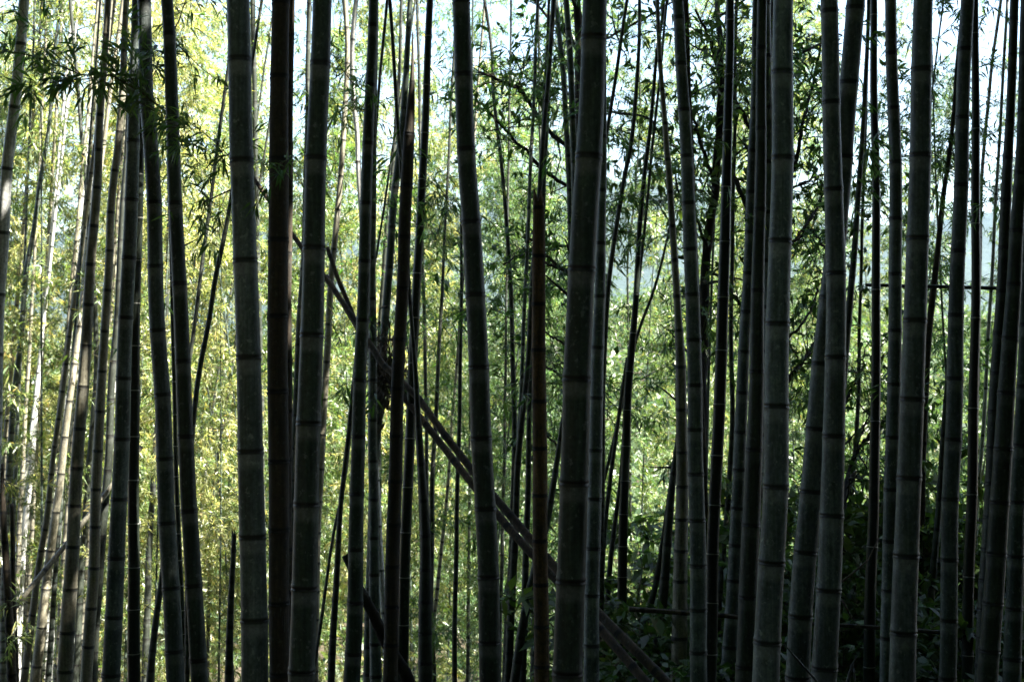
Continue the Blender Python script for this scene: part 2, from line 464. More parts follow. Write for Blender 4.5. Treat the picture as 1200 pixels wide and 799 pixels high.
culm('dark slanting bamboo stem under the leafy twig, lit grove behind', [(283,150),(270,235),(262,280),(253,325),(245,375),(234,430),(228,480),(224,540),(221,640),(219,799)], [(150,3.5),(300,5.5),(480,6),(799,6)], None, 'dark', d=12, sp=33)
culm('thread-thin slanting stem in the lit gap, left of its twin', [(265,380),(254,450),(247,500),(240,560),(236,600),(233,799)], [(380,2.5),(600,3.5)], None, 'dark', d=17, sp=22, group=G2)
culm('thread-thin slanting stem in the lit gap, right of its twin', [(276,400),(266,470),(256,530),(248,590),(243,799)], [(400,3),(600,4)], None, 'dark', d=16, sp=22, group=G2)
culm('snapped dark bamboo stump with flat top in the lower lit gap', [(274,625),(271,700),(268,799)], [(620,5),(799,10)], None, 'dark', d=11, top=624, sp=30, group=G2, ragged=True)
culm('thick blue-grey bamboo culm first of the big ones from the left', [(279,-5),(282,150),(286,250),(290.5,400),(294.5,550),(296.5,650),(298,799)], [(0,26.5),(200,27),(400,28),(600,30),(799,31)], [70,188,305,418,528,628,725], 'grey')
culm('thin dark bamboo peeping out right of the thick blue-grey culm', [(296,-5),(298,100),(300,200),(302,300),(306,450),(308,600)], [(0,6),(600,6)], None, 'dark', sp=44)
# ---- second sixth
culm('thick brown-black bamboo culm with a torn sheath near its foot', [(328.5,-5),(327,200),(325.5,300),(326,500),(328,799)], [(0,20),(200,23),(400,24),(799,24)], [90,187,281,370,458,540,620], 'brown', d=6.9)
culm('grey-brown bamboo edge showing right of the brown-black culm', [(340,-5),(338,150),(336.5,300),(336,420),(336,600)], [(0,10),(400,12)], [42,103,170,232,297,362], 'brown', d=9.5)
culm('thin dark bamboo left of the mossy grey culm, hidden lower down', [(362,-5),(360,150),(356,300),(349,420),(345,560),(343,700)], [(0,5),(300,7),(560,9)], None, 'dark', sp=44)
culm('thick mossy grey bamboo culm right of the brown-black one', [(377.5,-5),(375,75),(371,185),(368,290),(365,392),(362,495),(359.5,590),(356,690),(353,799)], [(0,22),(185,24.5),(392,27),(590,29.5),(799,31)], [75,185,290,392,495,590,688], 'green', d=6.1)
culm('crooked tan bamboo leaning down behind the mossy grey culm', [(404,-5),(407,50),(405,110),(402,170),(399,207),(395.5,246),(391.5,292),(387.5,340),(384,400),(380,470),(376,540),(371,640),(368,799)], [(0,5.5),(207,6.5),(400,8),(799,10)], [33,75,120,165,207,246,292,335,380,424,468], 'tan')
culm('short pale crooked bamboo with forked bright top', [(418,-10),(413.5,45),(412.5,90),(414,120),(418.5,155),(420.5,200),(424,260),(429,350)], [(0,5.5),(350,6.5)], [47,118,190], 'pale', d=14)
culm('thin leaning dark stem in the yellow gap right of the mossy culm', [(427,300),(420,400),(412,470),(405,540),(399,600),(393,700),(388,799)], [(300,4),(600,6),(799,9)], None, 'dark', d=12.5, sp=35)
culm('hair-thin dark stem slanting inside the yellow gap', [(415,470),(404,560),(392,620),(380,700),(370,770)], [(470,3),(770,4)], None, 'dark', d=13, sp=35, group=G2)
culm('grey-green bamboo culm left of the pair with matching rings', [(438,-5),(436,50),(434,100),(430.5,200),(428,260),(425.5,375),(421.5,445),(419.5,520),(418,600),(416,700),(412,799)], [(0,11),(200,13.5),(400,15),(560,16.5),(799,20)], [30,100,168,238,306,375,445,511,578], 'green')
culm('ringed grey bamboo with one bright streak, hugging the grey-green culm', [(439,120),(437.5,205),(436.5,302),(436.5,400),(437,500),(437.5,600),(439,700),(440,799)], [(120,6),(205,7),(400,10),(600,11.5),(799,14)], [160,208,255,302,350,398,445,492,540,585], 'grey', d=11)
culm('pencil-thin dark bamboo crossing behind the leaning green one', [(471,-5),(467,100),(460,200),(452,290),(446,380),(444,470),(443,600),(441,799)], [(0,3.5),(200,5),(400,6.5),(799,8)], None, 'dark', sp=36)
culm('leaning green bamboo left of the brown pointed shoot', [(481,-5),(478,50),(475,100),(471,150),(466,200),(461,240),(455,330),(450,400),(445,470),(438,560),(431,799)], [(0,6),(200,8.5),(400,9.5),(799,12)], [33,80,127,174,220,266,313,360,406], 'green')
culm('brown sheathed young shoot tapering to a point', [(483.5,40),(483,80),(481.5,120),(479.5,160),(477.5,205),(474,270),(472,330),(468.5,400),(465,480),(462,600),(459,700),(457,799)], [(40,1.5),(80,4),(120,9),(160,13),(205,14.5),(400,14.5),(600,16.5),(799,17.5)], None, 'brown', d=9.3, top=38, sp=60)
culm('slender black bamboo standing right of the brown shoot', [(504,-5),(502,50),(500,100),(496,190),(492,270),(488,330),(485,400),(482,470),(479.5,530),(477,600),(473.5,680),(472,799)], [(0,8),(200,9.5),(400,11),(600,12.5),(799,13.5)], [100,156,210,265,320,372,425,513,570,623,676], 'black')
culm('black stem widening at its foot under the fallen poles', [(484,400),(490,490),(495,560),(498,620),(498.5,700),(498.5,799)], [(400,5),(490,7),(600,11),(700,15),(799,17)], None, 'dark', d=10.4, sp=50)
culm('thin dark stem passing behind the fallen poles, left of the mottled one', [(496,330),(498,400),(499.5,500),(501,600),(505,680)], [(330,4),(680,5)], None, 'dark', d=15, sp=26, group=G2)
culm('mottled thin stem leaning behind the upper end of the fallen poles', [(520,300),(515,400),(511,480),(507,560),(506,620),(505,690),(502,799)], [(300,3.5),(600,6),(799,7)], None, 'dark', d=14.5, sp=24, group=G2)
culm('thin tan stem leaning left in the lower lit gap before the dark leaning culm', [(531,480),(526,550),(521,610),(515,665),(508,730),(502,799)], [(480,3.5),(799,5)], None, 'tan', d=15.5, sp=25, group=G2)
culm('single straight thin dark stem in the lit gap left of the dark leaning culm', [(541,260),(540,400),(538,500),(535.5,600),(533.5,700),(532.5,799)], [(260,3.5),(400,4.5),(799,6)], None, 'dark', d=13.5, sp=32)
culm('faint thin stem right beside the straight dark one', [(551,420),(550,600),(549,700),(548,799)], [(420,2.5),(799,4.5)], None, 'dark', d=19, sp=24, group=G2)
culm('thick dark bamboo leaning left at its top, standing alone in the middle', [(540,-5),(542.5,88),(546.5,175),(552.5,260),(556.5,345),(561,430),(565,520),(569,600),(572.5,690),(575,799)], [(0,20),(175,21),(345,22.5),(520,24),(799,25)], [88,175,260,345,430,513,595], 'green', d=7.0)
culm('thin curved stem sweeping right of the lone dark culm', [(567,-5),(576,60),(578.5,110),(586,180),(593,250),(598,330),(601,420),(603,520),(601,610),(597,700),(592,799)], [(0,3.5),(200,4.5),(400,5.5),(799,9)], None, 'dark', d=13.5, sp=30)
culm('thread-thin dark stem right of the lone dark culm below the middle', [(593,380),(591.5,500),(589.5,600),(587,700)], [(380,3),(700,4.5)], None, 'dark', d=17, sp=25, group=G2)
culm('pale slit-lit stem standing low left of the orange-brown culm', [(606,560),(603,640),(599,720),(594,799)], [(560,5),(799,8)], None, 'grey', d=12.3, sp=40, group=G2)
# ---- centre
culm('faint thin stem rising above the orange-brown culm, left one', [(631,-5),(632,100),(633,160),(633,260),(633,330)], [(0,3),(300,4)], None, 'dark', d=17, sp=26, group=G2)
culm('thin grey-green stem rising above the orange-brown culm, right one', [(648.5,-5),(645,60),(641,130),(638,190),(636,240),(635,330)], [(0,5),(240,7)], None, 'green', d=13.2, sp=34)
culm('orange-brown bamboo culm with a broken ragged top', [(631,225),(631,300),(631.5,400),(632,500),(633,600),(634,700),(634.5,799)], [(225,12),(300,15.5),(500,17),(799,18)], [300,356,410,470,525,580], 'sheath', d=9.0, top=226, ragged=True)
culm('dark twin stems joined low left of the orange-brown culm, straight one', [(624,330),(619,420),(611,500),(606,560),(603,640),(598,740),(595,799)], [(330,6),(500,7),(799,10)], None, 'dark', d=11.5, sp=44)
culm('dark bamboo slanting behind the foot of the orange-brown culm', [(658,500),(650,560),(641,610),(628,660),(615,720),(603,799)], [(500,5),(600,8),(799,11)], None, 'dark', d=11.2, sp=44)
culm('dark narrow stem just left of the orange-brown culm', [(628,330),(623,420),(620,500),(618,600),(615,700)], [(330,4),(700,8)], None, 'dark', d=12.4, sp=38)
culm('light grey slim bamboo left of its green twin beside the thickest culm', [(651,-5),(654,30),(658,70),(661,100),(664,150),(666.5,200),(670,300),(672,400)], [(0,5.5),(200,7),(400,8)], [28,65,103,143,183,223], 'grey', d=13)
culm('grey-green slim bamboo touching the left side of the thickest culm', [(663,-5),(666,40),(669,85),(671,130),(672.5,180),(674,260),(677,400)], [(0,7),(180,8),(400,9)], [35,87,138,190], 'green', d=12)
culm('thickest bamboo culm of all, grey-green with wide dark rings', [(698,-5),(696,45),(693.5,110),(689.5,183),(685.5,250),(682.5,315),(679,390),(676,443),(674,510),(672,565),(669.5,680),(665,799)], [(0,28.5),(45,29),(183,31),(315,31.5),(443,32.5),(565,33.5),(799,35)], [45,183,315,443,565,680,787], 'green', d=5.3)
culm('grey bamboo emerging from behind the right side of the thickest culm', [(709,-5),(708,100),(707,200),(704.5,285),(702.5,347),(700.5,407),(699.5,466),(698,527),(696.5,584),(695.5,642),(694,700),(692.5,799)], [(0,4),(150,6),(223,9),(300,12),(400,15),(520,16),(799,18.5)], [160,223,285,347,407,466,527,584,642,697], 'grey', d=9.4)
culm('thin black stem leaning into the thickest culm from upper right', [(749,-5),(749,50),(747,90),(744,130),(739,170),(732,205),(725,250),(719,290),(712,345),(708,420),(706,520),(705,650),(703,799)], [(0,4),(200,5.2),(799,7)], None, 'dark', d=11.5, sp=38)
culm('black bamboo with fork at its foot, in the brightest blue gap', [(778,-5),(776,20),(770,60),(766,110),(762,150),(756,195),(751,250),(748,300),(745,350),(741,400),(736,460),(733.5,520),(731.5,580),(729,680),(725.5,799)], [(0,3.5),(150,4.5),(300,6),(400,8),(440,9.5),(799,12)], [260,300,345,390,435,480], 'black', d=12)
culm('thin stem branching left from the forked black bamboo', [(735,420),(728,470),(722,510),(715,560),(709,620),(704,700)], [(420,4),(560,5),(700,6)], None, 'dark', d=12.2, top=418, sp=36)
culm('second thin stem crossing low left of the forked black bamboo', [(732,500),(727,560),(721,610),(716,655),(711,720),(706,799)], [(500,4),(655,6),(799,7)], None, 'dark', d=12.7, sp=36)
culm('twig-thin stem slanting up right from the forked black bamboo', [(785,265),(782,280),(775,310),(765,343),(752,377),(745,400),(737,440)], [(265,2.5),(400,3.5)], None, 'dark', d=12.6, top=262, sp=30, group=G2)
culm('hair-thin faint stem between the two black leaning stems', [(749,60),(750,140),(744,230),(736,300),(736.5,400),(738,500)], [(60,2),(500,3)], None, 'dark', d=21, sp=22, group=G2)
culm('yellowish tan bamboo leaning left at its top beside the white-grey ringed culm', [(770,-5),(772,40),(775,90),(778,130),(780.5,170),(784,205),(788,260),(791,310),(793.5,360),(796,400),(798,430),(799,500),(799,600),(797,700),(795,799)], [(0,4.5),(130,6),(205,7.5),(360,8.5),(430,12),(600,15),(799,19)], [38,72,105,145,187,225,265,305,347,387,430,480,530], 'tan', d=10.5)
culm('even light grey bamboo with close dark rings right of the tan one', [(793.5,-5),(796,21),(798.5,75),(801.5,129),(804.5,183),(807,238),(809.5,292),(811.5,345),(812.5,398),(814,451),(815,503),(816,555),(817,609),(818,700),(819,799)], [(0,12.5),(129,14),(292,16),(451,17),(609,18.5),(799,20)], [21,75,129,183,238,292,345,398,451,503,555,609,662], 'grey', d=8.6)
culm('thin brown bamboo showing at the right edge of the close-ringed grey culm', [(803,-5),(806,80),(809,160),(813,260),(817,360)], [(0,6.5),(360,7)], None, 'brown', d=12, sp=40)
culm('glossy black bamboo with crisp white rings', [(855.5,-5),(855,50),(854,100),(852.5,180),(850,250),(848,330),(846,400),(843,470),(840,533),(837.5,591),(835,650),(833.5,720),(832,799)], [(0,9.5),(150,11),(300,13),(450,14),(650,14.5),(799,15)], [24,88,153,219,283,348,410,473,533,591,648,705], 'black', d=8.9)
culm('thin dark stem shadowing the right side of the white-ringed black bamboo', [(862,60),(861,150),(859,250),(857,350),(857,420),(858,500),(853,590),(846,660),(838,799)], [(60,4),(350,5),(799,8)], None, 'dark', d=12.5, sp=35)
culm('grey bamboo with sunlit right side left of the wide black culm', [(886,-5),(885,31),(884.5,80),(884,128),(882,177),(880,225),(878.5,272),(877,320),(875,365),(872,412),(869.5,460),(867.5,506),(865.5,580),(861,660),(853,799)], [(0,7),(80,8.5),(225,11),(365,13),(506,14.5),(799,18)], [31,80,128,177,225,272,320,365,412,460,506,550], 'grey', d=10)
culm('wide black bamboo culm in deep shade left of the thick pale-grey one', [(893,-5),(892,100),(891,200),(889,300),(887,400),(884.5,500),(881.5,600),(877,680),(873,799)], [(0,11),(200,12.5),(400,16),(600,20.5),(799,23)], None, 'dark', d=8.2, sp=95)
culm('grey bamboo half hidden behind the thick pale-grey culm at the top', [(895,-5),(897,66),(898,127),(899,190),(900,300),(901,450)], [(0,15),(300,15)], [5,66,127,190], 'grey', d=9)
culm('thick pale-grey bamboo culm speckled with lichen', [(918,-5),(917.5,85),(916.5,185),(914,282),(912,379),(910,475),(908.5,569),(904.5,658),(898,799)], [(0,23),(85,24.5),(185,25.5),(379,27.5),(569,29.5),(799,32)], [85,185,282,379,475,569,658], 'grey', d=6.2)
# ---- right
culm('thick grey bamboo culm crossed by a leaning one behind', [(971,-5),(971.5,14),(974,120),(977.5,222),(979,320),(979,418),(978,510),(974.5,603),(970.5,690),(966,799)], [(0,19.5),(120,20.5),(222,21.5),(320,22.5),(418,23.5),(603,27),(799,29.5)], [14,120,222,320,418,510,603,690], 'grey', d=7.0)
culm('leaning grey bamboo crossing behind the upright grey one', [(1003,-5),(995.5,97),(990,160),(987,200),(982,250),(975.5,320),(967,400),(957,500),(948,600),(940,700),(934,799)], [(0,21),(97,21.5),(300,23),(500,25),(799,28)], [10,97,184,268,349,426,502,575,646], 'grey', d=7.5)
culm('thin dark stem slanting right of the crossing pair', [(1018,-5),(1016,60),(1012,140),(1007,210),(1002,290),(996,350),(991,410),(986,500),(982,640)], [(0,4),(200,6),(410,8.5)], [110,160,215,270,325], 'dark', d=11.5)
culm('thin dark stem right of the crossing pair low in the gap', [(1007,380),(1007,440),(1003,510),(999,570),(994,640),(990,740)], [(380,4),(640,6)], None, 'dark', d=13, sp=40)
culm('narrow straight black bamboo in the bright gap right of the crossing pair', [(1023.5,-5),(1024.5,100),(1026,200),(1027,300),(1026.5,400),(1025.5,500),(1023.5,600),(1021,660),(1018,799)], [(0,8),(200,9.5),(400,10.5),(600,12.5),(799,14)], None, 'black', d=9.9, sp=160)
culm('medium grey bamboo left of the second thickest culm on the right', [(1043,-5),(1045,63),(1047.5,127),(1049,190),(1049.5,256),(1049.5,321),(1049,387),(1047.5,450),(1046,512),(1044,573),(1042,650),(1039.5,799)], [(0,13),(190,14.5),(387,15.5),(573,16),(799,17)], [-2,63,127,190,256,321,387,450,512,573], 'grey', d=9)
culm('thick grey bamboo culm with wide spaced rings on the right', [(1082,-5),(1080.5,82),(1078.5,182),(1075,279),(1072.5,373),(1069,467),(1065,559),(1062,650),(1057,799)], [(0,22),(82,23.5),(182,24.5),(373,26.5),(559,28),(799,31)], [82,182,279,375,467,559,650], 'grey', d=6.3)
culm('slender leaning bamboo in the white gap', [(1126,30),(1121,80),(1117,140),(1111,195),(1107,220),(1102,260),(1097,310),(1092,360),(1088,400),(1083,480),(1080,600)], [(30,3.5),(100,4.5),(220,5.5),(400,8)], [85,135,180,225,270,315], 'brown', d=12)
culm('straight light grey bamboo right of the white gap', [(1134,-5),(1131,58),(1128,138),(1126,217),(1123,294),(1121,369),(1119,443),(1116.5,515),(1114,584),(1113,650),(1110,799)], [(0,15),(138,15.5),(294,16.5),(443,18.5),(600,19),(799,19.5)], [58,138,217,294,369,443,514,584,655], 'grey', d=8.2)
culm('dark stem leaning behind the foot of the light grey bamboo', [(1110,440),(1105,520),(1101,580),(1097,630),(1092,690),(1087,799)], [(440,5),(799,10)], None, 'dark', d=11, sp=45)
culm('straight black bamboo hugging the light grey one', [(1142.5,-5),(1143,100),(1143.5,200),(1143.5,300),(1142.5,400),(1140.5,500),(1138,600),(1136,660),(1133,799)], [(0,8),(200,10),(400,11),(600,12.5),(799,13.5)], None, 'black', d=9.6, sp=110)
culm('thin white-lit stem glinting beside the straight black bamboo', [(1160,360),(1156,440),(1152,500),(1147,570),(1143,640),(1141,720),(1139,799)], [(360,4),(799,5.5)], [455,510,560,610,683], 'pale', d=12.3)
culm('faint yellow bamboo stem curving in the white haze right of the black one', [(1174,-5),(1168,35),(1163,70),(1159,115),(1155,150),(1151,200),(1148,300),(1146,420)], [(0,3.5),(420,5)], None, 'tan', d=17, sp=24, group=G2)
culm('dark leaning bamboo second from the right edge', [(1189,-5),(1187,65),(1184,130),(1181,185),(1178,260),(1175,330),(1171,390),(1167,460),(1162,560),(1156,680),(1150,799)], [(0,10),(130,10.5),(260,13),(400,14.5),(799,17)], [22,65,143,185,235,290], 'dark', d=9.2)
culm('wide dark bamboo leaning at the right edge', [(1204,-5),(1200,100),(1196,200),(1192,270),(1188,340),(1183,400),(1179,460),(1175,540),(1170.5,600),(1164,700),(1157,799)], [(0,13),(200,14),(340,17),(460,20),(600,22.5),(799,24)], [130,203,270,333,396,460,525], 'dark', d=7.9)
culm('outermost grey bamboo cut off by the right picture edge', [(1207,-5),(1205,200),(1201,400),(1197,500),(1192,600),(1186,799)], [(0,8),(300,12),(500,17),(799,21)], None, 'green', d=8.6, sp=75)

rl = random.Random(5)
for i in range(16):
    x0 = 4 + i * 6.6 + rl.uniform(-3, 3); sl = rl.uniform(18, 46); y0 = rl.uniform(330, 520)
    culm('thin pale bamboo stem crowded among others low in the sunlit left grove',
         [(x0 + sl * .9, y0), (x0 + sl * .5, y0 + (799 - y0) * .4), (x0, 799)], [(y0, rl.uniform(2.5, 4)), (799, rl.uniform(4.5, 7.5))], None,
         rl.choice(('pale', 'tan', 'tan', 'green')), d=rl.uniform(14.8, 18.5), sp=rl.uniform(22, 32), group='thin pale stems crowded low in the sunlit left grove')

# ------------------------------------------------------------------ poles lying or leaning
def pole(label, pts, ws, d0, d1, kind='tan', nodes_every=.33, cat='bamboo pole', name='fallen_pole'):
    P3 = []; R = []
    n = len(pts)
    L = [0]
    for i in range(1, n): L.append(L[-1] + math.hypot(pts[i][0] - pts[i-1][0], pts[i][1] - pts[i-1][1]))
    T = np.array(L) / L[-1]
    raw = [P(pts[i][0], pts[i][1], d0 + (d1 - d0) * T[i]) for i in range(n)]
    raw = np.array([tuple(r) for r in raw])
    seg = np.concatenate([[0], np.cumsum(np.linalg.norm(np.diff(raw, axis=0), axis=1))])
    tot = seg[-1]
    samples = []
    k = .1
    while k < tot:
        for o, b in zip(OFFS, BUMP): samples.append((k + o, b, o))
        samples.append((k + nodes_every / 2, 0, .1)); k += nodes_every * random.uniform(.9, 1.1)
    samples = sorted(s for s in samples if 0 <= s[0] <= tot)
    pp = []; rr = []; nd = []
    for s, b, o in samples:
        p = [float(np.interp(s, seg, raw[:, j])) for j in range(3)]
        dd = p[1]; w = float(np.interp(s / tot, T, [ws[0] + (ws[1] - ws[0]) * t for t in T]))
        pp.append(p); rr.append(w / 2 / F * dd * (1 + b)); nd.append(abs(o))
    pp = np.array(pp)
    for _ in range(3): pp[1:-1] = (pp[:-2] + pp[1:-1] * 2 + pp[2:]) / 4
    V, Fq = tube_np(pp, rr, 16, True)
    ndv = np.append(np.repeat(nd, 16), [.1, .1])
    o = mesh_np(name, V, Fq, CM[kind], attr={'nd': ndv})
    return tag(o, label, cat)

pole('upper of two dead bamboo poles fallen diagonally across the grove', [(296,207),(322,245),(355,292),(385,330),(417,377),(447,425),(490,466),(520,508),(555,553),(605,612),(650,664),(705,722),(745,762),(785,803),(840,860)], (4.5, 12.5), 11.6, 8.9, 'dead', .40)
pole('lower of two dead bamboo poles fallen diagonally across the grove', [(381,322),(400,352),(418,382),(450,437),(487,482),(520,524),(555,569),(605,629),(652,679),(705,738),(757,799),(800,850)], (6, 12), 11.7, 9.4, 'dead', .38)
pole('thin dead pole meeting the fallen pair at an acute angle', [(383,288),(395,325),(407,352),(418,380),(440,420)], (5, 6), 12.2, 12.0, 'dead', .3)
pole('pale tan pole leaning low through the thin stems at left', [(14,716),(40,683),(60,659),(82,632),(120,583),(166,523)], (6.5, 5), 12.6, 13.6, 'tan', .36)
pole('thin horizontal bamboo rail behind the thick culms on the right', [(1012,334),(1060,335),(1120,336.5),(1180,338)], (4, 4.5), 10.6, 10.6, 'dark', .3, 'rail', 'bamboo_rail')
pole('low horizontal bamboo rail near the ground, left length', [(735,713),(790,717),(850,721),(892,727)], (6, 5), 9.8, 9.8, 'brown', .3, 'rail', 'bamboo_rail')
pole('low horizontal bamboo rail near the ground, right length', [(930,729),(1000,733),(1070,738),(1130,743),(1176,749)], (4, 5), 9.7, 9.7, 'brown', .3, 'rail', 'bamboo_rail')
def rod(name, label, cat, pts, ws, d, mat, sides=8):
    g = Geo()
    P3 = [P(x, y, d) for x, y in pts]
    n = len(pts)
    g.tube(P3, [(ws[0] + (ws[1] - ws[0]) * i / (n - 1)) / 2 / F * d for i in range(n)], sides)
    o = g.build(name, mat); return tag(o, label, cat)
rod('broken_stump', 'dark broken log leaning at the foot of the grey-green culm', 'dead wood', [(405,650),(412,664),(421,690),(437,718),(452,752),(474,786),(500,850)], (10, 16), 9.6, BARK, 12)
rod('dead_twig', 'dead forked twig lit tan between two dark stems at lower right', 'twig', [(985,682),(996,674),(1008,664),(1018,655),(1030,630)], (3, 1.5), 9.5, WOOD)
rod('dead_twig', 'short bent dead twig just below the forked one', 'twig', [(987,703),(992,712),(997,722),(1003,727)], (2.5, 1.5), 9.5, WOOD)
rod('dead_twig', 'curved bare twig rising from the bottom edge at lower right', 'twig', [(919,755),(929,766),(942,781),(955,795),(966,815)], (1.4, 3.6), 6.0, CM['pale'])
rod('broken_splinter', 'splintered dead cane end poking up beside the curved bare twig', 'dead wood', [(991,830),(994,797),(998,780),(1004,768)], (7, 1), 7.2, CM['pale'])
rod('broken_splinter', 'narrow split cane standing next to the splintered cane end', 'dead wood', [(1003,830),(1002,799),(1000,776)], (4, 1), 7.25, CM['pale'])

# ------------------------------------------------------------------ leafy sprays
def curve_pts(p0, d0, L, n, droop, jit=.06):
    p = np.array(p0, float); d = np.array(d0, float); d /= np.linalg.norm(d)
    out = [p.copy()]
    for i in range(n):
        d = d + RNG.normal(size=3) * jit + np.array([0, 0, -droop / n])
        d /= np.linalg.norm(d)
        p = p + d * L / n
        out.append(p.copy())
    return np.array(out)

def leaf_clusters(centers, dirs, k, L0, L1, ratio=.13, spread=.75, droop=.45):
    """k leaves fan out from every centre"""
    n = len(centers)
    c = np.repeat(np.asarray(centers), k, 0); d = np.repeat(np.asarray(dirs), k, 0)
    d = d + RNG.normal(size=d.shape) * spread + np.array([0, 0, -droop])
    L = RNG.uniform(L0, L1, n * k)
    c = c + RNG.normal(size=c.shape) * .012
    return c, d, L, L * ratio * RNG.uniform(.8, 1.3, n * k)

def leafy_branch(g, p0, d0, L, ntw, lm=1, r=.004, L0=.06, L1=.14, k=4, droop=.7, tw=.22):
    pts = curve_pts(p0, d0, L, 7, droop)
    g.tube(pts, np.linspace(r, r * .3, len(pts)), 3, 0, False)
    ts = np.linspace(.15, 1, ntw)
    cs = []; ds = []
    for t in ts:
        f = t * (len(pts) - 1); i = min(int(f), len(pts) - 2); q = f - i
        p = pts[i] * (1 - q) + pts[i + 1] * q
        dr = pts[i + 1] - pts[i]; dr /= np.linalg.norm(dr) + 1e-9
        td = dr + RNG.normal(size=3) * .8; td /= np.linalg.norm(td)
        l = tw * RNG.uniform(.4, 1.2)
        e = p + td * l + np.array([0, 0, -.03])
        g.tube(np.array([p, (p + e) / 2 + np.array([0, 0, .008]), e]), [r * .4, r * .3, r * .2], 3, 0, False)
        for s in (.45, .75, 1.0):
            cs.append(p + (e - p) * s); ds.append(td)
    c, d, LL, WW = leaf_clusters(cs, ds, k, L0, L1)
    g.leaves(c, d, LL, WW, lm)

def make_thin_bamboo(seed, height, leafmat, low=.12, dens=1.0, r0=.021):
    """prototype: > culm, foliage"""
    random.seed(seed)
    e = bpy.data.objects.new('leafy_bamboo', None); COL.objects.link(e)
    az = random.uniform(0, 6.28); bend = random.uniform(.05, .2)
    n = int(height / .2)
    pts = []
    for i in range(n + 1):
        t = i / n
        off = bend * height * (t ** 2.6) * .9
        pts.append((math.cos(az) * off + .02 * math.sin(t * 9), math.sin(az) * off, height * t * (1 - .08 * t * t)))
    pts = np.array(pts)
    # culm with joints
    ring = []; rad = []; nd = []
    for i in range(n):
        r = r0 * (1 - .85 * (i / n))
        for f_, b, o in ((0, .16, 0), (.07, 0, .02), (.93, 0, .02)):
            if i % 2 and f_ == 0: b = 0; o = .1
            ring.append(pts[i] * (1 - f_) + pts[i + 1] * f_); rad.append(r * (1 + b)); nd.append(o)
    V, Fq = tube_np(ring, rad, 8, True)
    c = mesh_np('culm', V, Fq, CM['green'], e, attr={'nd': np.append(np.repeat(nd, 8), [.1, .1])})
    g = Geo()
    for i in range(int(n * low), n):
        t = i / n
        if random.random() > .8 * dens: continue
        for b in range(2 if t > .25 else 1):
            a = random.uniform(0, 2 * PI)
            L = random.uniform(.5, 1.25) * (1.15 - .6 * t)
            leafy_branch(g, pts[i], (math.cos(a), math.sin(a), random.uniform(.3, 1.1)), L, int(5 + L * 8), k=5)
    leafy_branch(g, pts[-1], (math.cos(az), math.sin(az), .2), .9, 14)
    f = g.build('foliage', [TWIG, leafmat], e, smooth_=False)
    return e

PROTOS = {}
for key, lm in (('Y', LY), ('M', LM), ('G', LG)):
    PROTOS[key] = [make_thin_bamboo(5 + i * 3 + ord(key), hgt, lm, low=.06) for i, hgt in enumerate((13.5, 15.5, 11.5))]
PROTOS['D'] = [make_thin_bamboo(77 + i, hgt, LD, low=.15, dens=.5, r0=.02) for i, hgt in enumerate((9.0, 10.5))]
first = {id(p): True for ps in PROTOS.values() for p in ps}

def put(proto, x, y, rz, s, label, group):
    if first.get(id(proto)):
        o = proto; first[id(proto)] = False
    else:
        o = proto.copy(); COL.objects.link(o)
        for ch in proto.children:
            c = ch.copy(); COL.objects.link(c); c.parent = o
    o.location = (x, y, ground_z(x, y) - .1)
    o.rotation_euler = (random.uniform(-.06, .06), random.uniform(-.06, .06), rz)
    o.scale = (s, s, s)
    tag(o, label, 'bamboo', group)
    return o

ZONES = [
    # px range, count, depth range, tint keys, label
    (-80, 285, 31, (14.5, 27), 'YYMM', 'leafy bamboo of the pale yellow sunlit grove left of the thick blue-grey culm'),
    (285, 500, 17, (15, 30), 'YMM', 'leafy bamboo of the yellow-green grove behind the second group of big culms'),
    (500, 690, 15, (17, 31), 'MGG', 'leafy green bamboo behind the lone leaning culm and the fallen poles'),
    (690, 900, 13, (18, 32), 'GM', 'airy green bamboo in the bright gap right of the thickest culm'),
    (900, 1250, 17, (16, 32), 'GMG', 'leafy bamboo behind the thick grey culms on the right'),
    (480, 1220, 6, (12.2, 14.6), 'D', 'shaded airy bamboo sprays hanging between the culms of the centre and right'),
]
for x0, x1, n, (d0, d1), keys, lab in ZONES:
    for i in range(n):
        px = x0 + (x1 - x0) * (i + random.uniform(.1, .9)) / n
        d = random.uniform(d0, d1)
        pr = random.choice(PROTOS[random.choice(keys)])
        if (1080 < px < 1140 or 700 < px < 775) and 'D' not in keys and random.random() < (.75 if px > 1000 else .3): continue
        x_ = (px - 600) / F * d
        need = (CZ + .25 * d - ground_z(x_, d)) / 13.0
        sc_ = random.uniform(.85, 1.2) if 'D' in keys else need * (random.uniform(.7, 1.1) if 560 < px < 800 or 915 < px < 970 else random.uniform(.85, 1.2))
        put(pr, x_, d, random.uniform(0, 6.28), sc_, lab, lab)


# ------------------------------------------------------------------ side branches of the front culms
BY = {o['label']: o for o in COL.objects if o.get('label') and o.type == 'MESH' and 'crowded' not in o['label']}
def child(g, parent, name, mats, smooth_=False):
    o = g.build(name, mats, None, smooth_)
    loc = np.array(parent.location)
    n = len(o.data.vertices); a = np.empty(n * 3, dtype=np.float32)
    o.data.vertices.foreach_get('co', a); a = (a.reshape(-1, 3) - loc).ravel().astype(np.float32)
    o.data.vertices.foreach_set('co', a); o.data.update()
    o.parent = parent
    return o

